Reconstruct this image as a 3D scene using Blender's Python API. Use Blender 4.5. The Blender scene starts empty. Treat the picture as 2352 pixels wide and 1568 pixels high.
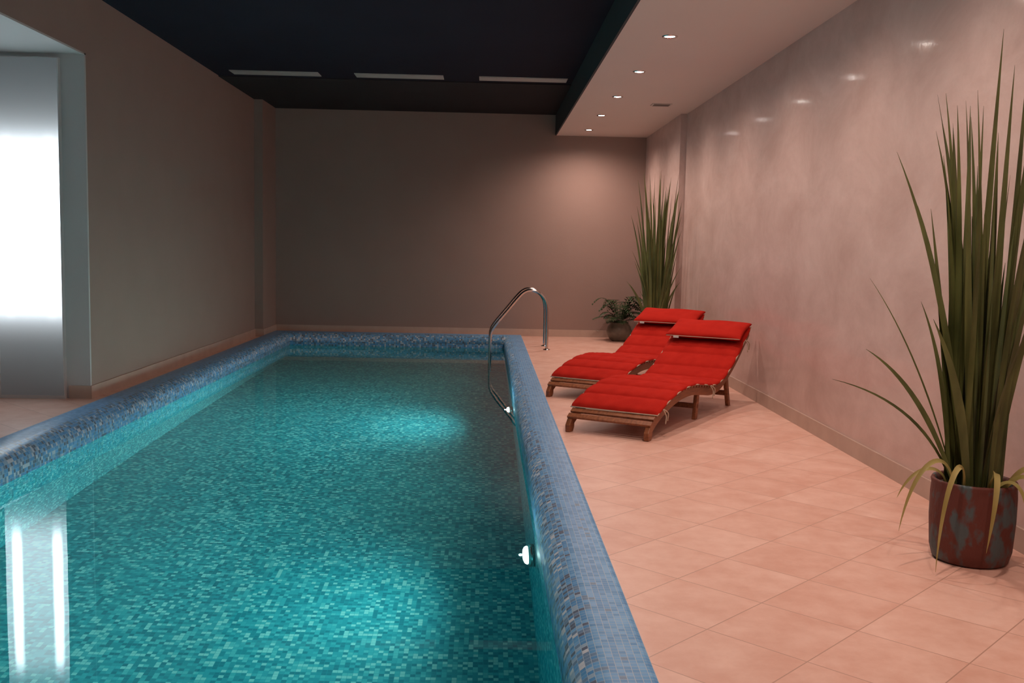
import bpy, bmesh, random
from math import *
from mathutils import Vector, Matrix
random.seed(7)
S=bpy.context.scene
COL=S.collection
try: S.view_settings.view_transform='Standard'
except Exception: pass

# ---------------------------------------------------------------- materials
def new_mat(name):
    m=bpy.data.materials.new(name); m.use_nodes=True
    nt=m.node_tree; b=nt.nodes["Principled BSDF"]
    return m,nt,b
def setc(b,col,rough=.6,metal=0,spec=.5):
    b.inputs["Base Color"].default_value=(*col,1); b.inputs["Roughness"].default_value=rough
    b.inputs["Metallic"].default_value=metal; b.inputs["Specular IOR Level"].default_value=spec
def N(nt,t,**k):
    n=nt.nodes.new(t)
    for a,v in k.items(): setattr(n,a,v)
    return n
def noise_mat(name,c1,c2,scale=5,rough=.6,bump=.0,spec=.5,metal=0,stretch=(1,1,1),detail=4,bscale=None,lo=.3,hi=.7):
    m,nt,b=new_mat(name); setc(b,c1,rough,metal,spec)
    tc=N(nt,"ShaderNodeTexCoord"); mp=N(nt,"ShaderNodeMapping"); mp.inputs["Scale"].default_value=stretch
    no=N(nt,"ShaderNodeTexNoise"); no.inputs["Scale"].default_value=scale; no.inputs["Detail"].default_value=detail
    cr=N(nt,"ShaderNodeValToRGB"); cr.color_ramp.elements[0].color=(*c1,1); cr.color_ramp.elements[1].color=(*c2,1)
    cr.color_ramp.elements[0].position=lo; cr.color_ramp.elements[1].position=hi
    L=nt.links.new
    L(tc.outputs["Object"],mp.inputs[0]); L(mp.outputs[0],no.inputs[0]); L(no.outputs[0],cr.inputs[0]); L(cr.outputs[0],b.inputs["Base Color"])
    if bump:
        n2=N(nt,"ShaderNodeTexNoise"); n2.inputs["Scale"].default_value=bscale or scale*3; n2.inputs["Detail"].default_value=4
        L(mp.outputs[0],n2.inputs[0])
        bp=N(nt,"ShaderNodeBump"); bp.inputs["Strength"].default_value=bump; bp.inputs["Distance"].default_value=.01
        L(n2.outputs[0],bp.inputs["Height"]); L(bp.outputs[0],b.inputs["Normal"])
    return m
def mosaic_mat(name,cols,size=.025,off=(.2,.4,.4),use_uv=False,grout=(.1,.2,.22),gw=.07,rough=.25,clump=.9,curve=0,spec=.5,cscale=.35):
    m,nt,b=new_mat(name); setc(b,cols[0],rough,0,spec)
    L=nt.links.new
    tc=N(nt,"ShaderNodeTexCoord")
    mp=N(nt,"ShaderNodeVectorMath",operation='MULTIPLY_ADD')
    mp.inputs[1].default_value=(1/size,)*3; mp.inputs[2].default_value=off
    L(tc.outputs["UV" if use_uv else "Object"],mp.inputs[0])
    fl=N(nt,"ShaderNodeVectorMath",operation='FLOOR'); L(mp.outputs[0],fl.inputs[0])
    fr=N(nt,"ShaderNodeVectorMath",operation='FRACTION'); L(mp.outputs[0],fr.inputs[0])
    wn=N(nt,"ShaderNodeTexWhiteNoise",noise_dimensions='3D'); L(fl.outputs[0],wn.inputs[0])
    cr=N(nt,"ShaderNodeValToRGB"); cr.color_ramp.interpolation='CONSTANT'
    while len(cr.color_ramp.elements)<len(cols): cr.color_ramp.elements.new(.5)
    n=len(cols)
    for i,c in enumerate(cols):
        cr.color_ramp.elements[i].position=i/n; cr.color_ramp.elements[i].color=(*c,1)
    n2=N(nt,"ShaderNodeTexNoise"); n2.inputs["Scale"].default_value=cscale; n2.inputs["Detail"].default_value=2
    L(fl.outputs[0],n2.inputs[0])
    ma=N(nt,"ShaderNodeMath",operation='MULTIPLY_ADD'); ma.inputs[1].default_value=clump; ma.inputs[2].default_value=-clump/2
    L(n2.outputs[0],ma.inputs[0])
    ad=N(nt,"ShaderNodeMath",operation='ADD',use_clamp=True); L(wn.outputs["Value"],ad.inputs[0]); L(ma.outputs[0],ad.inputs[1])
    last=ad
    if curve:   # rows on the flat top are plain blue, the rounded nose mixes in pale and dark tiles
        s2=N(nt,"ShaderNodeSeparateXYZ"); L(fl.outputs[0],s2.inputs[0])
        mr=N(nt,"ShaderNodeMapRange",interpolation_type='SMOOTHSTEP'); mr.inputs[1].default_value=.30/size; mr.inputs[2].default_value=.40/size; mr.inputs[3].default_value=1; mr.inputs[4].default_value=curve
        L(s2.outputs[1],mr.inputs[0])
        mm=N(nt,"ShaderNodeMath",operation='MULTIPLY'); L(ad.outputs[0],mm.inputs[0]); L(mr.outputs[0],mm.inputs[1]); last=mm
    L(last.outputs[0],cr.inputs[0])
    sx=N(nt,"ShaderNodeSeparateXYZ"); L(fr.outputs[0],sx.inputs[0])
    mn=N(nt,"ShaderNodeMath",operation='MINIMUM'); L(sx.outputs[0],mn.inputs[0]); L(sx.outputs[1],mn.inputs[1])
    last=mn
    if not use_uv:
        mn2=N(nt,"ShaderNodeMath",operation='MINIMUM'); L(mn.outputs[0],mn2.inputs[0]); L(sx.outputs[2],mn2.inputs[1]); last=mn2
    lt=N(nt,"ShaderNodeMath",operation='LESS_THAN'); L(last.outputs[0],lt.inputs[0]); lt.inputs[1].default_value=gw
    mx=N(nt,"ShaderNodeMix",data_type='RGBA'); L(lt.outputs[0],mx.inputs[0]); L(cr.outputs[0],mx.inputs[6]); mx.inputs[7].default_value=(*grout,1)
    L(mx.outputs[2],b.inputs["Base Color"])
    return m

def floor_mat():
    m,nt,b=new_mat("peach_floor_tile"); setc(b,(.7,.45,.36),.36)
    L=nt.links.new
    tc=N(nt,"ShaderNodeTexCoord"); mp=N(nt,"ShaderNodeMapping",vector_type='TEXTURE')
    mp.inputs["Location"].default_value=(.85,3.55,0); mp.inputs["Rotation"].default_value=(0,0,radians(45)); mp.inputs["Scale"].default_value=(.403,.403,.403)
    L(tc.outputs["Object"],mp.inputs[0])
    fl=N(nt,"ShaderNodeVectorMath",operation='FLOOR'); fr=N(nt,"ShaderNodeVectorMath",operation='FRACTION')
    sc=N(nt,"ShaderNodeVectorMath",operation='MULTIPLY'); sc.inputs[1].default_value=(1,1,0); L(mp.outputs[0],sc.inputs[0])
    L(sc.outputs[0],fl.inputs[0]); L(sc.outputs[0],fr.inputs[0])
    wn=N(nt,"ShaderNodeTexWhiteNoise",noise_dimensions='3D'); L(fl.outputs[0],wn.inputs[0])
    off=N(nt,"ShaderNodeVectorMath",operation='MULTIPLY_ADD'); L(wn.outputs["Color"],off.inputs[0]); off.inputs[1].default_value=(9,9,9); L(tc.outputs["Object"],off.inputs[2])
    no=N(nt,"ShaderNodeTexNoise"); no.inputs["Scale"].default_value=5; no.inputs["Detail"].default_value=8; no.inputs["Roughness"].default_value=.65; L(off.outputs[0],no.inputs[0])
    ad=N(nt,"ShaderNodeMath",operation='MULTIPLY_ADD'); L(wn.outputs["Value"],ad.inputs[0]); ad.inputs[1].default_value=.13; L(no.outputs[0],ad.inputs[2])
    cr=N(nt,"ShaderNodeValToRGB"); cr.color_ramp.elements[0].position=.40; cr.color_ramp.elements[1].position=.78
    cr.color_ramp.elements[0].color=(.71,.42,.33,1); cr.color_ramp.elements[1].color=(.85,.59,.495,1)
    L(ad.outputs[0],cr.inputs[0])
    sx=N(nt,"ShaderNodeSeparateXYZ"); L(fr.outputs[0],sx.inputs[0])
    mn=N(nt,"ShaderNodeMath",operation='MINIMUM'); L(sx.outputs[0],mn.inputs[0]); L(sx.outputs[1],mn.inputs[1])
    lt=N(nt,"ShaderNodeMath",operation='LESS_THAN'); L(mn.outputs[0],lt.inputs[0]); lt.inputs[1].default_value=.012
    mx=N(nt,"ShaderNodeMix",data_type='RGBA'); L(lt.outputs[0],mx.inputs[0]); L(cr.outputs[0],mx.inputs[6]); mx.inputs[7].default_value=(.50,.30,.23,1)
    L(mx.outputs[2],b.inputs["Base Color"])
    bp=N(nt,"ShaderNodeBump"); bp.inputs["Strength"].default_value=.15; bp.inputs["Distance"].default_value=.01
    L(no.outputs[0],bp.inputs["Height"]); L(bp.outputs[0],b.inputs["Normal"])
    return m
def stucco_mat():
    m,nt,b=new_mat("pink_polished_plaster"); setc(b,(.5,.36,.33),.6,0,.3)
    L=nt.links.new
    tc=N(nt,"ShaderNodeTexCoord")
    mp=N(nt,"ShaderNodeMapping"); mp.inputs["Scale"].default_value=(1,.65,1.0)
    L(tc.outputs["Object"],mp.inputs[0])
    n1=N(nt,"ShaderNodeTexNoise"); n1.inputs["Scale"].default_value=1.9; n1.inputs["Detail"].default_value=12; n1.inputs["Roughness"].default_value=.7; n1.inputs["Distortion"].default_value=.35; L(mp.outputs[0],n1.inputs[0])
    cr=N(nt,"ShaderNodeValToRGB"); e=cr.color_ramp.elements
    e[0].position=.34; e[0].color=(.565,.41,.37,1); e[1].position=.68; e[1].color=(.73,.57,.53,1)
    L(n1.outputs[0],cr.inputs[0]); L(cr.outputs[0],b.inputs["Base Color"])
    # waxed sheen: a thin clear coat with a slightly uneven surface
    n2=N(nt,"ShaderNodeTexNoise"); n2.inputs["Scale"].default_value=9; n2.inputs["Detail"].default_value=4; L(tc.outputs["Object"],n2.inputs[0])
    bp=N(nt,"ShaderNodeBump"); bp.inputs["Strength"].default_value=.22; bp.inputs["Distance"].default_value=.004
    L(n2.outputs[0],bp.inputs["Height"])
    b.inputs["Coat Weight"].default_value=.28; b.inputs["Coat Roughness"].default_value=.09
    L(bp.outputs[0],b.inputs["Coat Normal"])
    return m
def emis_mat(name,col,st):
    m,nt,b=new_mat(name); setc(b,(.8,.8,.8),.4)
    b.inputs["Emission Color"].default_value=(*col,1); b.inputs["Emission Strength"].default_value=st
    return m
def panel_mat():
    # frosted pane lit from within by two upright tubes, soft ends
    m,nt,b=new_mat("frosted_light_panel"); setc(b,(.28,.30,.31),.45)
    L=nt.links.new
    tc=N(nt,"ShaderNodeTexCoord"); sx=N(nt,"ShaderNodeSeparateXYZ"); L(tc.outputs["Object"],sx.inputs[0])
    cr=N(nt,"ShaderNodeValToRGB"); e=cr.color_ramp.elements; cr.color_ramp.interpolation='B_SPLINE'
    mr=N(nt,"ShaderNodeMapRange"); mr.inputs[1].default_value=0; mr.inputs[2].default_value=3
    L(sx.outputs[2],mr.inputs[0]); L(mr.outputs[0],cr.inputs[0])
    e[0].position=0; e[0].color=(.006,.006,.006,1)
    e[1].position=1; e[1].color=(.012,.012,.012,1)
    for p,v in[(.08,.012),(.15,.03),(.20,.09),(.24,.30),(.31,1),(.67,1),(.74,.28),(.79,.09),(.85,.04),(.92,.02)]:
        k=e.new(p); k.color=(v,v,v,1)
    ab=N(nt,"ShaderNodeMath",operation='ABSOLUTE'); L(sx.outputs[0],ab.inputs[0])
    m2=N(nt,"ShaderNodeMapRange",interpolation_type='SMOOTHSTEP'); m2.inputs[1].default_value=.12; m2.inputs[2].default_value=.165; m2.inputs[3].default_value=0; m2.inputs[4].default_value=13
    L(ab.outputs[0],m2.inputs[0])
    m3=N(nt,"ShaderNodeMapRange",interpolation_type='SMOOTHSTEP'); m3.inputs[1].default_value=.195; m3.inputs[2].default_value=.235; m3.inputs[3].default_value=1; m3.inputs[4].default_value=.0
    L(ab.outputs[0],m3.inputs[0])
    m4=N(nt,"ShaderNodeMath",operation='MULTIPLY'); L(m2.outputs[0],m4.inputs[0]); L(m3.outputs[0],m4.inputs[1])
    pw=N(nt,"ShaderNodeMath",operation='POWER'); L(cr.outputs[0],pw.inputs[0]); pw.inputs[1].default_value=4
    m5=N(nt,"ShaderNodeMath",operation='MULTIPLY'); L(m4.outputs[0],m5.inputs[0]); L(pw.outputs[0],m5.inputs[1])
    mu=N(nt,"ShaderNodeMath",operation='MULTIPLY_ADD'); L(cr.outputs[0],mu.inputs[0]); mu.inputs[1].default_value=3.4; L(m5.outputs[0],mu.inputs[2])
    L(mu.outputs[0],b.inputs["Emission Strength"])
    b.inputs["Emission Color"].default_value=(.84,.93,1,1)
    return m
def water_mat():
    m=bpy.data.materials.new("pool_water"); m.use_nodes=True; nt=m.node_tree; nt.nodes.clear()
    g=N(nt,"ShaderNodeBsdfGlass"); g.inputs["IOR"].default_value=1.33; g.inputs["Roughness"].default_value=0; g.inputs["Color"].default_value=(.93,1,1,1)
    o=N(nt,"ShaderNodeOutputMaterial"); nt.links.new(g.outputs[0],o.inputs[0])
    tc=N(nt,"ShaderNodeTexCoord"); no=N(nt,"ShaderNodeTexNoise"); no.inputs["Scale"].default_value=1.6; no.inputs["Detail"].default_value=1
    bp=N(nt,"ShaderNodeBump"); bp.inputs["Strength"].default_value=.08; bp.inputs["Distance"].default_value=.01
    nt.links.new(tc.outputs["Object"],no.inputs[0]); nt.links.new(no.outputs[0],bp.inputs["Height"]); nt.links.new(bp.outputs[0],g.inputs["Normal"])
    return m

M_taupe=noise_mat("taupe_wall_paint",(.335,.238,.208),(.35,.25,.219),scale=2,rough=.85,bump=.08,bscale=60)
M_stucco=stucco_mat()
M_floor=floor_mat()
M_base=noise_mat("skirting_tile",(.48,.36,.30),(.56,.43,.36),scale=5,rough=.45)
M_ceil=noise_mat("dark_ceiling_paint",(.016,.016,.026),(.019,.019,.030),scale=1,rough=.9,spec=.1)
M_ceil2=noise_mat("charcoal_ceiling_border",(.032,.028,.030),(.035,.031,.033),scale=1,rough=.9,spec=.1)
M_beam=noise_mat("charcoal_beam_paint",(.042,.047,.052),(.047,.052,.057),scale=2,rough=.8)
M_low=noise_mat("cream_soffit_paint",(.73,.61,.55),(.75,.63,.57),scale=1,rough=.8)
M_white=noise_mat("white_recess_paint",(.58,.59,.60),(.62,.63,.64),scale=1,rough=.7)
M_pool=mosaic_mat("turquoise_mosaic",[(.013,.235,.295),(.016,.28,.34),(.020,.325,.385),(.027,.37,.43),(.04,.42,.475),(.075,.49,.525),(.20,.64,.63)],grout=(.02,.34,.40),clump=.95,cscale=.3,rough=.7,spec=.2,size=.026)
M_rim=mosaic_mat("blue_white_mosaic",[(.07,.30,.62),(.09,.34,.67),(.11,.38,.72),(.15,.43,.76),(.13,.27,.45),(.10,.16,.25),(.28,.48,.66),(.54,.65,.75)],use_uv=True,grout=(.36,.52,.66),gw=.09,off=(.1,.1,.3),rough=.35,spec=.3,clump=.4,curve=.50)
M_water=water_mat()
M_steel=noise_mat("brushed_steel",(.55,.52,.5),(.6,.57,.55),scale=30,rough=.16,metal=1)
M_red=noise_mat("red_cushion_fabric",(.41,.018,.012),(.49,.025,.016),scale=8,rough=.95,bump=.25,bscale=120,spec=.06)
M_piping=noise_mat("cream_cushion_edge",(.45,.36,.28),(.55,.45,.35),scale=20,rough=.8)
M_tag=noise_mat("white_fabric_tag",(.6,.6,.58),(.65,.65,.63),scale=20,rough=.8)
M_wood=noise_mat("teak_wood",(.17,.055,.020),(.32,.115,.045),scale=6,rough=.45,stretch=(1,8,8),bump=.1)
M_leaf=noise_mat("olive_grass_blade",(.045,.058,.014),(.16,.18,.055),scale=5,rough=.45,stretch=(1.5,1.5,.5))
M_leafy=noise_mat("yellow_green_blade",(.30,.26,.07),(.46,.40,.15),scale=4,rough=.5)
M_fern=noise_mat("green_fern_leaf",(.020,.045,.016),(.05,.095,.035),scale=8,rough=.5)
M_pot=noise_mat("rust_and_teal_weathered_ceramic",(.13,.038,.028),(.085,.12,.13),scale=10,rough=.6,spec=.35,stretch=(1.4,1.4,.8),bump=.4,lo=.50,hi=.60,detail=10)
M_pot2=noise_mat("grey_green_glazed_ceramic",(.10,.085,.065),(.20,.18,.14),scale=9,rough=.3)
M_soil=noise_mat("potting_soil",(.02,.013,.008),(.05,.03,.02),scale=40,rough=1,bump=.5)
M_bulb=emis_mat("downlight_bulb",(1,.93,.86),60)
M_uw=emis_mat("underwater_lamp_glass",(.95,1,.95),5)
M_panel=panel_mat()
M_strip=noise_mat("pale_diffuser",(.46,.42,.40),(.49,.45,.43),scale=3,rough=.6)
M_vent=noise_mat("cream_vent_enamel",(.60,.52,.47),(.62,.54,.49),scale=3,rough=.6)
M_dark=noise_mat("dark_slot",(.22,.18,.16),(.24,.20,.18),scale=3,rough=.8)

# ---------------------------------------------------------------- helpers
def obj_from(name,verts,faces,mat,smooth=False,uv=None):
    me=bpy.data.meshes.new(name); me.from_pydata([tuple(v) for v in verts],[],faces)
    if uv:
        l=me.uv_layers.new(name="UVMap")
        for poly in me.polygons:
            for li,val in zip(poly.loop_indices,uv[poly.index]): l.data[li].uv=val
    me.materials.append(mat)
    bm=bmesh.new(); bm.from_mesh(me)
    if not uv: bmesh.ops.recalc_face_normals(bm,faces=bm.faces)
    bm.to_mesh(me); bm.free()
    if smooth:
        for p in me.polygons: p.use_smooth=True
    o=bpy.data.objects.new(name,me); COL.objects.link(o); return o
BF=[(0,1,3,2),(4,6,7,5),(0,4,5,1),(2,3,7,6),(0,2,6,4),(1,5,7,3)]
def boxvf(x0,x1,y0,y1,z0,z1):
    return [(x,y,z) for x in(x0,x1) for y in(y0,y1) for z in(z0,z1)],BF
class MB:
    def __init__(s): s.v=[]; s.f=[]
    def add(s,v,f):
        k=len(s.v); s.v+= [tuple(a) for a in v]; s.f+=[tuple(i+k for i in q) for q in f]
    def box(s,*a): s.add(*boxvf(*a))
    def obj(s,name,mat,smooth=False): return obj_from(name,s.v,s.f,mat,smooth)
def struct(name,boxes,mat,label=None):
    mb=MB()
    for b in boxes: mb.box(*b)
    o=mb.obj(name,mat); o["kind"]="structure"
    return o
def empty(name,loc,label,cat,group=None):
    e=bpy.data.objects.new(name,None); e.empty_display_size=.2; e.location=loc; COL.objects.link(e)
    e["label"]=label; e["category"]=cat
    if group: e["group"]=group
    return e
def par(child,parent,label=None):
    child.parent=parent
    if label: child["label"]=label
    return child
def bevel(o,w,seg=2):
    m=o.modifiers.new("b","BEVEL"); m.width=w; m.segments=seg; m.limit_method='ANGLE'; return o
def lathe(prof,n=40):
    v=[];f=[]
    for r,z in prof:
        for i in range(n):
            a=2*pi*i/n; v.append((r*cos(a),r*sin(a),z))
    for j in range(len(prof)-1):
        for i in range(n):
            k=(i+1)%n; f.append((j*n+i,j*n+k,(j+1)*n+k,(j+1)*n+i))
    return v,f
def catmull(pts,n=8):
    P=[Vector(p) for p in pts]; P=[2*P[0]-P[1]]+P+[2*P[-1]-P[-2]]; out=[]
    for i in range(1,len(P)-2):
        for k in range(n):
            t=k/n; a,b,c,d=P[i-1:i+3]
            out.append(.5*((2*b)+(-a+c)*t+(2*a-5*b+4*c-d)*t*t+(-a+3*b-3*c+d)*t**3))
    out.append(P[-2]); return out
def tube(path,r,n=14):
    v=[];f=[]; prev=None
    for i,p in enumerate(path):
        a=path[max(0,i-1)]; b=path[min(len(path)-1,i+1)]; t=(b-a).normalized()
        if prev is None:
            u=t.cross(Vector((0,1,0))); u=u if u.length>.1 else t.cross(Vector((1,0,0)))
        else: u=prev-t*prev.dot(t)
        u.normalize(); prev=u; w=t.cross(u)
        for k in range(n):
            an=2*pi*k/n; v.append(p+r*(u*cos(an)+w*sin(an)))
    m=len(path)
    for j in range(m-1):
        for k in range(n):
            l=(k+1)%n; f.append((j*n+k,j*n+l,(j+1)*n+l,(j+1)*n+k))
    f.append(tuple(range(n))[::-1]); f.append(tuple((m-1)*n+k for k in range(n)))
    return v,f

# ---------------------------------------------------------------- dimensions
D=15.91; Lx=-3.485; Rx=2.60; Bx=1.08; Zl=3.208; Zu=3.54; Y0=-1.5
PX0,PX1,PY0,PY1=-3.06,.304,.30,15.50   # inner water line
RW=.28; ZW=-.17; PD=-1.5
ox0,ox1,oy0,oy1=PX0-RW,PX1+RW,PY0-RW,PY1+RW
# room
struct("floor",[(ox1-.03,Rx+.2,Y0,D+.2,-.12,0),(-5.8,ox0+.03,Y0,D+.2,-.12,0),(ox0+.03,ox1-.03,oy1-.03,D+.2,-.12,0),(ox0+.03,ox1-.03,Y0,oy0+.03,-.12,0)],M_floor)
struct("wall_back",[(-3.9,3.0,D,D+.2,0,3.8)],M_taupe)
struct("wall_right",[(Rx,Rx+.2,Y0,D,0,3.8),(2.52,Rx+.02,13.1,D,0,3.8)],M_stucco)
struct("wall_left",[(Lx-.2,Lx,8.80,D,0,3.8),(Lx-.2,Lx,Y0,8.80,3.0,3.8),(Lx-.02,-3.36,15.0,D,0,3.8)],M_taupe)
struct("wall_recess",[(-5.8,Lx-.001,8.77,8.80,0,3.0),(-5.8,-5.6,Y0,8.77,0,3.0),(-5.8,Lx-.001,Y0,8.80,2.985,3.0)],M_white)
struct("ceiling",[(-3.9,Bx+.02,Y0,D+.2,Zu,Zu+.1)],M_ceil)
struct("trim_1",[(Lx,Bx,13.05,D,Zu-.012,Zu+.02)],M_ceil2)
struct("ceiling_soffit",[(Bx+.001,3.0,Y0,D+.2,Zl,Zl+.12)],M_low)
struct("trim_2",[(Bx-.02,Bx+.001,Y0,D,Zl,Zu+.02)],M_beam)
struct("baseboard_back",[(-3.36,2.52,D-.014,D,0,.115)],M_base)
struct("baseboard_right",[(Rx-.014,Rx,Y0,13.1,0,.115),(2.506,2.52,13.086,D,0,.115),(2.506,Rx,13.086,13.1,0,.115)],M_base)
struct("baseboard_left",[(Lx,Lx+.014,8.77,15.0,0,.115),(Lx,-3.346,14.986,15.0,0,.115),(-3.36,-3.346,15.0,D,0,.115),(-3.67,Lx+.014,8.756,8.77,0,.115)],M_base)

# ---------------------------------------------------------------- pool
pool=empty("swimming_pool",(-1.38,8.3,0),"long indoor pool with turquoise mosaic and rounded blue tiled edge","pool")
def pp(o,label=None):
    o.parent=pool; o.matrix_parent_inverse=Matrix.Translation(-Vector(pool.location)); 
    if label:o["label"]=label
    return o
x0,x1,y0,y1=PX0,PX1,PY0,PY1
v=[(x0,y0,PD),(x1,y0,PD),(x1,y1,PD),(x0,y1,PD),(x0,y0,-.17),(x1,y0,-.17),(x1,y1,-.17),(x0,y1,-.17)]
basin=obj_from("pool_basin",v,[(0,1,2,3),(0,4,5,1),(1,5,6,2),(2,6,7,3),(3,7,4,0)],M_pool)
pp(basin)
prof=[(0,-.17),(0,-.14),(0,-.11)]
for i in range(1,9):
    a=pi/2*i/8; prof.append((.13-.13*cos(a),-.10+.13*sin(a)))
prof+=[(.26,.03),(.275,.025),(.28,.01),(.28,-.05)]
arc=[.13]
for a,b in zip(prof,prof[1:]): arc.append(arc[-1]+hypot(b[0]-a[0],b[1]-a[1]))
V=[];F=[];UV=[]
for d,z in prof:
    V+=[(x0-d,y0-d,z),(x1+d,y0-d,z),(x1+d,y1+d,z),(x0-d,y1+d,z)]
for j in range(len(prof)-1):
    for i in range(4):
        k=(i+1)%4; F.append((j*4+i,j*4+k,(j+1)*4+k,(j+1)*4+i))
        ax=0 if i in(0,2) else 1
        UV.append([(V[q][ax]+50*i,arc[j] if n<2 else arc[j+1]) for n,q in enumerate(F[-1])])
coping=obj_from("coping",V,F,M_rim,False,UV); 
for i,p in enumerate(coping.data.polygons): p.use_smooth=(8<=i<44)
pp(coping,"rounded edge of small blue and white mosaic tiles")
water=obj_from("water",[(x0,y0,ZW),(x1,y0,ZW),(x1,y1,ZW),(x0,y1,ZW)],[(0,1,2,3)],M_water); pp(water,"clear still turquoise water")
for i,y in enumerate((.84,5.49,10.14)):  # first lamp is out of view, added as fill light for the near water
    e=empty("underwater_lamp",(PX1,y,-.68),"round chrome underwater lamp glowing on the tiled pool side","pool lamp","lamps along the pool side")
    v,f=lathe([(0,0),(.135,0),(.14,.014),(.135,.032),(.114,.040),(.112,.034)],36)
    R=Matrix.Rotation(-pi/2,3,'Y')
    ring=par(obj_from("lamp_ring",[R@Vector(a) for a in v],f,M_steel,True),e)
    v,f=lathe([(.112,.034),(.108,.046),(.095,.056),(.06,.064),(.0001,.067)],36)
    par(obj_from("lamp_glass",[R@Vector(a) for a in v],f,M_uw,True),e)
    ld=bpy.data.lights.new("lamp_beam","SPOT"); ld.energy=(225,180,265)[i]; ld.color=(.68,1,.96); ld.spot_size=radians(178); ld.spot_blend=1; ld.shadow_soft_size=.008
    lo=bpy.data.objects.new("lamp_beam",ld); COL.objects.link(lo); lo.parent=e; lo.location=(-.078,0,0)
    lo.rotation_euler=Vector((-1,-.05,.36)).to_track_quat('-Z','Y').to_euler()

# ladder
lad=empty("pool_ladder",(.87,14.05,0),"polished steel pool ladder with two arched handrails","pool ladder")
lb=Vector(lad.location)
for y in(13.78,14.32):
    pts=[(.87,y,0.0),(.868,y,.3),(.862,y,.58),(.83,y,.70),(.75,y,.79),(.65,y,.83),(.56,y,.815),(.47,y,.74),(.30,y,.53),(.15,y,.345),(.09,y,.24),(.075,y,.10),(.075,y,-.3),(.075,y,-.9),(.10,y,-1.12),(.20,y,-1.2),(.30,y,-1.2)]
    path=[p-lb for p in catmull(pts,8)]
    par(obj_from("handrail",*tube(path,.021),M_steel,True),lad)
    v,f=lathe([(.0001,.014),(.03,.014),(.048,.008),(.05,0)],28)
    par(obj_from("floor_flange",[Vector(a)+Vector((.87,y,0))-lb for a in v],f,M_steel,True),lad)
for z in(-.42,-.68,-.94):
    mb=MB(); mb.box(.045-lb.x,.115-lb.x,13.78-lb.y,14.32-lb.y,z,z+.025)
    par(bevel(mb.obj("step",M_steel),.006),lad)

# ---------------------------------------------------------------- downlights
for y in(1.88,3.53,5.18,6.83,8.48,10.15,11.8,13.44,15.06):
    e=empty("downlight",(1.51,y,Zl),"small round recessed downlight shining warm white in the soffit","ceiling light","row of recessed downlights")
    v,f=lathe([(.045,-.001),(.052,-.008),(.062,-.008),(.066,0)],28)
    par(obj_from("trim_ring",v,f,M_steel,True),e)
    v,f=lathe([(.0001,-.006),(.03,-.005),(.046,-.001)],28)
    par(obj_from("bulb",v,f,M_bulb,True),e)
    ld=bpy.data.lights.new("beam","SPOT"); ld.energy=104 if y<15 else 138; ld.color=(1,.72,.60); ld.spot_size=radians(162); ld.spot_blend=1; ld.shadow_soft_size=.045
    lo=bpy.data.objects.new("beam",ld); COL.objects.link(lo); lo.parent=e; lo.location=(0,0,-.02)
e=empty("air_vent",(2.12,12.33,Zl),"small rectangular cream air vent in the soffit","air vent")
mb=MB(); mb.box(-.12,.12,-.1,.1,-.01,0)
par(mb.obj("vent_frame",M_vent),e)
mb=MB()
for k in range(5): mb.box(-.1,.1,-.08+k*.035,-.065+k*.035,-.013,-.005)
par(mb.obj("vent_grille",M_dark),e)
for xa,xb in((-3.24,-2.14),(-1.69,-.58),(-.13,.98)):
    e=empty("ceiling_strip_light",((xa+xb)/2,12.75,Zu),"unlit narrow pale strip light set in the dark ceiling","ceiling light","strip lights on the dark ceiling")
    w=(xb-xa)/2
    mb=MB(); mb.box(-w,w,-.14,.14,-.008,0)
    par(mb.obj("light_housing",M_strip),e)
    mb=MB(); mb.box(-w+.02,w-.02,-.115,.115,-.012,-.007)
    par(mb.obj("diffuser",M_strip),e)

# glowing panel
e=empty("light_panel",(-3.965,8.742,0.03),"tall frosted glass panel glowing cool white in a recess","light panel")
mb=MB(); mb.box(-.28,.265,-.02,.026,0,2.91); par(mb.obj("frosted_pane",M_panel),e)
mb=MB(); mb.box(.265,.275,-.021,.027,-.03,2.92); mb.box(-.29,-.28,-.021,.027,-.03,2.92); mb.box(-.28,.265,-.021,.027,2.91,2.92); mb.box(-.28,.265,-.021,.027,-.03,0)
par(mb.obj("frame",M_white),e)

# ---------------------------------------------------------------- loungers
def interp(tab,s):
    if s<=tab[0][0]: return tab[0][1]
    for (a,za),(b,zb) in zip(tab,tab[1:]):
        if s<=b:
            t=(s-a)/(b-a); return za+(zb-za)*t
    return tab[-1][1]
ctrl=[(0,.10),(.12,.165),(.35,.240),(.62,.290),(.9,.30),(1.15,.275),(1.4,.245),(1.62,.258),(1.85,.335),(2.1,.455),(2.3,.575),(2.48,.685)]
sm=[(p.x,p.z) for p in catmull([(a,0,z) for a,z in ctrl],6)]
prz=lambda s: interp(sm,s)
def frame(s):
    e=.01; z=prz(s); t=Vector((2*e,0,prz(s+e)-prz(s-e))).normalized(); n=Vector((-t.z,0,t.x)); return Vector((s,0,z)),t,n
LEN=2.48; W=.68
def plank(path_top,th,y0,y1):
    v=[];f=[]
    for top,bot in path_top:
        for y in(y0,y1): v.append((top.x,y,top.z)); v.append((bot.x,y,bot.z))
    n=len(path_top)
    for j in range(n-1):
        a=j*4;b=a+4
        f+=[(a,b,b+2,a+2),(a+1,a+3,b+3,b+1),(a,a+1,b+1,b),(a+2,b+2,b+3,a+3)]
    f+=[(0,2,3,1),((n-1)*4,(n-1)*4+1,(n-1)*4+3,(n-1)*4+2)]
    return v,f
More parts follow.
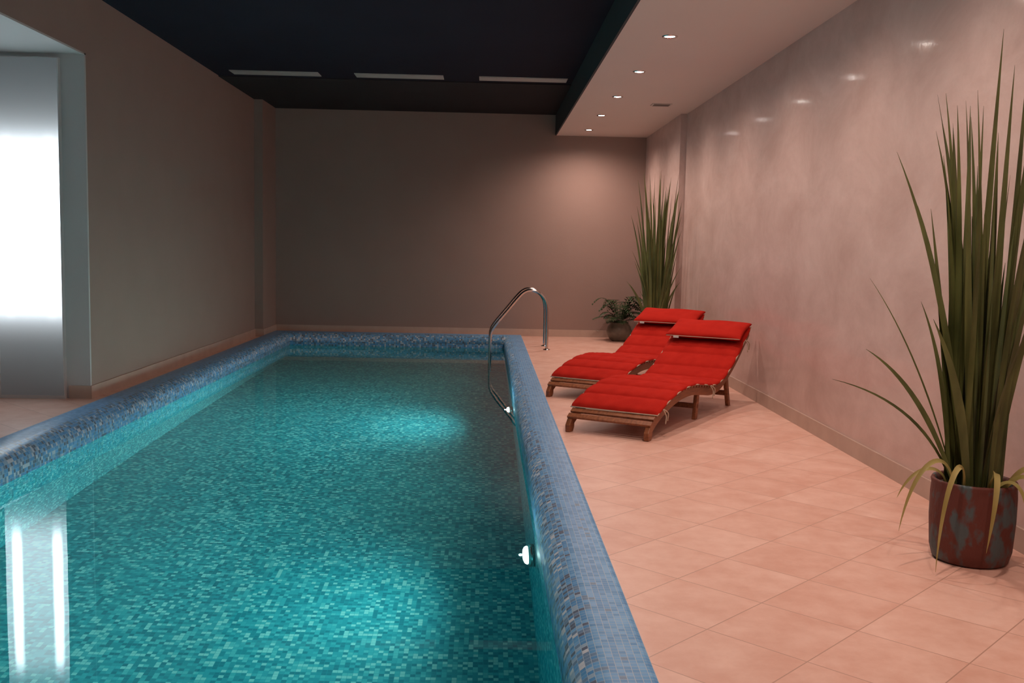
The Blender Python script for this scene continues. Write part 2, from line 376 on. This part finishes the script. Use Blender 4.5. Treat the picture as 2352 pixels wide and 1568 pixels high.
def make_lounger(loc,ang,label):
    e=empty("sun_lounger",loc,label,"lounger","pair of red sun loungers")
    for ya in(0.0,W-.032):
        path=[]
        for i in range(50):
            s=LEN*i/49; p,t,n=frame(s)
            path.append((p,p-n*.066))
        v,f=plank(path,.07,ya,ya+.032)
        mb=MB(); mb.add(v,f)
        par(bevel(mb.obj("side_rail",M_wood),.005),e)
        mb=MB()
        v,f=plank([(Vector((-.035,0,.055)),Vector((-.03,0,.0))),(Vector((0,0,.10)),Vector((.03,0,.0))),(Vector((.06,0,.14)),Vector((.05,0,.03)))],0,ya-.004,ya+.036)
        mb.add(v,f); par(bevel(mb.obj("foot",M_wood),.006),e)
        yi=ya+.034 if ya<.1 else ya-.034
        for s0,s1,zt in((1.18,1.14,prz(1.18)-.03),(1.93,2.06,prz(1.93)-.03)):
            mb=MB()
            v,f=plank([(Vector((s0-.03,0,zt)),Vector((s0+.03,0,zt))),(Vector((s1-.028,0,0)),Vector((s1+.028,0,0)))],0,yi,yi+.032)
            mb.add(v,f); par(bevel(mb.obj("leg",M_wood),.004),e)
    for bx in((1.14,1.18,.034,W-.034,.09,.13),(1.99,2.03,.034,W-.034,.10,.145)):
        mb=MB(); mb.box(*bx)
        par(bevel(mb.obj("crossbar",M_wood),.004),e)
    mb=MB(); s=-.01
    while s<LEN-.04:
        p,t,n=frame(max(s,.0)+.025) 
        c=p+n*.009
        v=[]
        for a in(-.024,.024):
            for y in(-.006,W+.006):
                for h_ in(-.009,.009):
                    q=c+t*a+n*h_; v.append((q.x,y,q.z))
        mb.add(v,BF); s+=.068
    par(bevel(mb.obj("slats",M_wood),.003),e)
    # cushion mat
    s0,s1=.105,LEN+.0; NS=240; NT=26; segs=11
    V=[];F=[]
    rows=[]
    for i in range(NS+1):
        s=s0+(s1-s0)*i/NS; p,t,n=frame(min(s,LEN-.011)); p=Vector((s,0,prz(s)))
        ph=((s-s0)/(s1-s0)*segs)%1; g=max(0,1-abs(2*ph-1)**3.5)**.5
        if i in(0,NS): g=0
        endf=min(1,(s-s0)/.02,(s1-s)/.02); endf=sqrt(max(0,endf))
        row=[]
        for j in range(NT+1):
            u=-1+2*j/NT; uu=sin(u*pi/2)
            edge=max(0,1-abs(uu)**10)**.4
            y=W/2+uu*(W/2+.016+.012*g)
            h_=.022+(.005+.028*g)*edge*max(endf,.3)+.0035*sin(s*31+j*1.7)*edge*g
            q=p+n*(h_); row.append(len(V)); V.append((q.x,y,q.z))
        rows.append(row)
    rb=[]
    for i in range(NS+1):
        s=s0+(s1-s0)*i/NS; p,t,n=frame(min(s,LEN-.011)); p=Vector((s,0,prz(s)))
        row=[]
        for j in range(NT+1):
            u=-1+2*j/NT; uu=sin(u*pi/2); y=W/2+uu*(W/2+.016)
            q=p+n*.0195; row.append(len(V)); V.append((q.x,y,q.z))
        rb.append(row)
    for i in range(NS):
        for j in range(NT):
            F.append((rows[i][j],rows[i+1][j],rows[i+1][j+1],rows[i][j+1])); F.append((rb[i][j],rb[i][j+1],rb[i+1][j+1],rb[i+1][j]))
        F.append((rows[i][0],rb[i][0],rb[i+1][0],rows[i+1][0])); F.append((rows[i][NT],rows[i+1][NT],rb[i+1][NT],rb[i][NT]))
    for j in range(NT):
        F.append((rows[0][j],rows[0][j+1],rb[0][j+1],rb[0][j])); F.append((rows[NS][j],rb[NS][j],rb[NS][j+1],rows[NS][j+1]))
    par(obj_from("seat_cushion",V,F,M_red,True),e,"bright red padded quilted mat with stitched segments")
    loop=[]
    for i in range(0,41):
        s=s0+(s1-s0)*i/40; p,t,n=frame(min(s,LEN-.011)); p=Vector((s,0,prz(s))); q=p+n*.024; loop.append(Vector((q.x,-.022,q.z)))
    loop2=[Vector((a.x,W+.022,a.z)) for a in loop]
    path=loop2[::-1]+[Vector((loop[0].x-.004,y,loop[0].z)) for y in (W*.75,W*.5,W*.25)]+loop
    par(obj_from("cushion_piping",*tube(path,.005,6),M_piping,True),e)
    for s in(.2,1.3,2.3):
        p,t,n=frame(s); b=p+n*.02
        mb=MB()
        v,f=tube(catmull([Vector((b.x+.01,-.045,b.z-.11)),Vector((b.x+.02,-.045,b.z-.05)),Vector((b.x,-.028,b.z)),Vector((b.x+.045,-.05,b.z-.03)),Vector((b.x+.05,-.045,b.z-.09))],5),.005,6); mb.add(v,f)
        par(mb.obj("tie_string",M_piping,True),e)
    # pillow
    p,t,n=frame(2.33); t=(t+Vector((.42,0,0))).normalized(); n=Vector((-t.z,0,t.x)); c=p+n*.080+Vector((.0,0,.015)); V=[];F=[]; A=18;B=26; hl=.19; hw=.365
    for side in(1,-1):
        for i in range(A+1):
            for j in range(B+1):
                a=sin((-1+2*i/A)*pi/2); b=sin((-1+2*j/B)*pi/2)
                th=.036*max(0,(1-abs(a)**5)*(1-abs(b)**8))**.4
                q=c+t*(a*hl*(1-.04*(1-b*b)))+n*(side*th+.004*sin(5*b+3*a)-.018*max(0,a))
                V.append((q.x,W/2+b*hw*(1-.03*(1-a*a)),q.z))
    o=(A+1)*(B+1)
    for i in range(A):
        for j in range(B):
            a=i*(B+1)+j; F.append((a,a+B+1,a+B+2,a+1)); F.append((o+a,o+a+1,o+a+B+2,o+a+B+1))
    pil=obj_from("head_pillow",V,F,M_red,True)
    bm=bmesh.new(); bm.from_mesh(pil.data); bmesh.ops.remove_doubles(bm,verts=bm.verts,dist=.0008); bmesh.ops.recalc_face_normals(bm,faces=bm.faces); bm.to_mesh(pil.data); bm.free()
    for q in pil.data.polygons: q.use_smooth=True
    par(pil,e,"bright red rectangular head pillow")
    path=[Vector((( c-t*hl).x-.001,W/2+hw*.98*k/6,(c-t*hl).z)) for k in range(-6,7)]
    par(obj_from("pillow_piping",*tube(path,.0035,6),M_piping,True),e)
    q=c-t*(hl+.002)
    v=[]
    for y in(W*.84,W*.92):
        for a,h_ in((0,.002),(-.010,-.016)):
            for th in(0,.002):
                k=q+t*(a-th)+n*(h_); v.append((k.x,y,k.z))
    mb=MB(); mb.add(v,BF); par(mb.obj("pillow_tag",M_tag),e)
    e.rotation_euler=(0,0,ang)
    return e
ang=atan2(.857,.518)
make_lounger((1.235,7.20,0),ang,"wavy wooden sun lounger with bright red cushion near the wall")
make_lounger((1.195,9.01,0),ang,"wavy wooden sun lounger with red cushion beside the pool edge")

# ---------------------------------------------------------------- plants
def blade(mb,base,ctrl,tip,w,face,n=12,fold=.25,ctrl2=None):
    base,ctrl,tip=Vector(base),Vector(ctrl),Vector(tip)
    v=[];f=[]
    for i in range(n+1):
        t=i/n
        if ctrl2 is None:
            p=(1-t)**2*base+2*t*(1-t)*ctrl+t*t*tip
            d=(2*(1-t)*(ctrl-base)+2*t*(tip-ctrl)).normalized()
        else:
            c2=Vector(ctrl2)
            p=(1-t)**3*base+3*t*(1-t)**2*ctrl+3*t*t*(1-t)*c2+t**3*tip
            d=(3*(1-t)**2*(ctrl-base)+6*t*(1-t)*(c2-ctrl)+3*t*t*(tip-c2)).normalized()
        sd=d.cross(face); 
        if sd.length<1e-3: sd=d.cross(Vector((1,0,0)))
        sd.normalize(); nn=sd.cross(d)
        ww=w*.5*(.65+.9*t if t<.35 else 1)*(1-max(0,(t-.35)/.65)**(1.6 if ctrl2 is None else 3))+.0006
        v+=[p-sd*ww+nn*ww*fold,p,p+sd*ww+nn*ww*fold]
    for i in range(n):
        a=i*3; f+=[(a,a+1,a+4,a+3),(a+1,a+2,a+5,a+4)]
    mb.add(v,f)
def pot(e,prof,mat,soil_r,soil_z):
    v,f=lathe(prof,56); par(obj_from("pot",v,f,mat,True),e)
    v,f=lathe([(.0001,soil_z+.01),(soil_r*.6,soil_z+.006),(soil_r,soil_z)],40); par(obj_from("soil",v,f,M_soil,True),e)
def grass_plant(loc,label,nbl,spread,zmax,manual=(),droop=(),maxx=.28,lo=.45,wr=(.018,.036)):
    e=empty("potted_grass_plant",loc,label,"potted plant")
    pot(e,[(.0001,0),(.150,0),(.165,.012),(.178,.06),(.186,.20),(.186,.31),(.183,.355),(.187,.37),(.182,.382),(.170,.378),(.165,.36),(.163,.33)],M_pot,.164,.345)
    mb=MB()
    for i in range(nbl):
        a=random.uniform(0,2*pi); r=.125*sqrt(random.random()); b=Vector((r*cos(a),r*sin(a),.335))
        k=random.random(); H=zmax*(lo+(1-lo)*k**.8); sp=spread*random.uniform(.1,1)*(1.15-.4*k)
        a2=a+random.uniform(-.6,.6)
        tip=b+Vector((cos(a2)*sp,sin(a2)*sp,H-.36)); c=b+Vector((cos(a2)*sp*.22,sin(a2)*sp*.22,(H-.36)*.62))
        tip.x=min(tip.x,maxx)
        blade(mb,b,c,tip,random.uniform(*wr),Vector((random.uniform(-.8,.8),-1,0)).normalized())
    for b,c,t,w in manual: blade(mb,b,c,t,w,Vector((.2,-1,0)).normalized(),16)
    par(mb.obj("grass_blades",M_leaf,True),e,"long narrow upright olive green blades")
    if droop:
        mb=MB()
        for b,c,c2,t,w in droop: blade(mb,b,c,t,w,Vector((.1,-.8,.6)).normalized(),18,ctrl2=c2)
        par(mb.obj("drooping_blades",M_leafy,True),e,"yellowing blades bending over the pot rim")
    return e
man=[((-.06,0,.34),(-.17,-.02,1.25),(-.45,0,1.87),.034),
     ((-.08,.02,.34),(-.28,0,.95),(-.54,0,1.30),.008),
     ((-.10,-.02,.34),(-.27,0,.82),(-.55,-.02,.98),.026),
     ((-.10,.0,.34),(-.25,0,.74),(-.70,-.03,.84),.014),
     ((-.09,.03,.34),(-.16,.05,1.05),(-.28,0,1.62),.034),
     ((-.03,0,.34),(-.03,0,1.5),(0,0,2.42),.042),
     ((.03,-.03,.34),(.02,-.03,1.4),(.05,-.02,2.26),.042),
     ((.02,0,.34),(-.02,0,1.3),(-.10,0,2.15),.028),
     ((.05,0,.34),(.08,0,1.3),(.18,0,2.2),.046),
     ((.06,-.03,.34),(.10,0,1.2),(.12,0,2.35),.046),
     ((.10,.03,.34),(.16,0,1.2),(.22,0,2.1),.042),
     ((-.04,-.05,.34),(-.12,-.05,1.2),(-.14,-.05,1.82),.042),
     ((-.12,0,.34),(-.16,0,.9),(-.30,0,1.20),.026)]
drp=[((-.12,-.05,.35),(-.18,-.1,.58),(-.36,-.16,.52),(-.42,-.18,.18),.020),
     ((-.10,-.10,.35),(-.13,-.18,.58),(-.26,-.24,.50),(-.28,-.26,.02),.024),
     ((0,-.12,.35),(-.01,-.22,.56),(-.05,-.33,.46),(-.08,-.30,.12),.028),
     ((.06,-.12,.35),(.10,-.24,.52),(.17,-.32,.46),(.20,-.30,.14),.028),
     ((.10,-.08,.35),(.16,-.15,.55),(.26,-.18,.48),(.29,-.2,.26),.024),
     ((-.13,.0,.35),(-.18,-.05,.48),(-.32,-.05,.46),(-.38,-.05,.30),.016),
     ((.02,-.12,.35),(.06,-.2,.46),(.10,-.26,.42),(.11,-.27,.25),.020)]
grass_plant((2.285,4.45,0),"tall spiky grass plant in a mottled red and blue pot",64,.26,2.2,man,drp,maxx=.27,lo=.45,wr=(.020,.046))
random.seed(11)
grass_plant((2.19,12.62,0),"tall green grass plant in glazed pot behind the loungers",80,.27,2.45,maxx=.27,lo=.36,wr=(.016,.038))
# fern
e=empty("potted_fern",(2.10,15.35,0),"small bushy green fern in a round grey glazed pot","potted plant")
pot(e,[(.0001,0),(.11,0),(.15,.03),(.19,.10),(.20,.16),(.18,.23),(.14,.275),(.145,.29),(.135,.295),(.125,.28)],M_pot2,.125,.275)
mb=MB(); random.seed(5)
for i in range(44):
    a=random.uniform(0,2*pi); Lf=random.uniform(.26,.42); up=random.uniform(.08,.62)
    b=Vector((.03*cos(a),.03*sin(a),.28)); d=Vector((cos(a),sin(a),0))
    c=b+d*Lf*.45+Vector((0,0,up*1.1)); t=b+d*Lf+Vector((0,0,up*.55-.03))
    t.x=min(t.x,.38); 
    blade(mb,b,c,t,.008,Vector((0,0,1)),8)
    for k in range(2,13):
        u=k/12.5; p=(1-u)**2*b+2*u*(1-u)*c+u*u*t
        dd=(2*(1-u)*(c-b)+2*u*(t-c)).normalized(); sd=dd.cross(Vector((0,0,1))).normalized()
        for sg in(-1,1):
            l=.11*sin(pi*min(1,u*.85+.15))+.01
            tip=p+sd*sg*l*.8+dd*l*.5+Vector((0,0,-.02)); blade(mb,p,(p+tip)/2+Vector((0,0,.012)),tip,.024,Vector((0,0,1)),4)
par(mb.obj("fern_leaves",M_fern,True),e)

# ---------------------------------------------------------------- world + camera
w=bpy.data.worlds.new("w"); S.world=w; w.use_nodes=True
w.node_tree.nodes["Background"].inputs[0].default_value=(1,.80,.74,1); w.node_tree.nodes["Background"].inputs[1].default_value=.11
f_,pi_,ya,ro=2267.57,.0935,.0277,.0209
Fv=Vector((sin(ya)*cos(pi_),cos(ya)*cos(pi_),-sin(pi_))); Rr=Vector((cos(ya),-sin(ya),0)); U=Rr.cross(Fv)
R2=Rr*cos(ro)+U*sin(ro); U2=-Rr*sin(ro)+U*cos(ro)
cd=bpy.data.cameras.new("camera"); cd.sensor_width=36; cd.lens=f_/2352*36; cd.clip_start=.05
co=bpy.data.objects.new("camera",cd); COL.objects.link(co)
m=Matrix((R2,U2,-Fv)).transposed().to_4x4(); m.translation=Vector((0,0,1.4)); co.matrix_world=m
S.camera=co
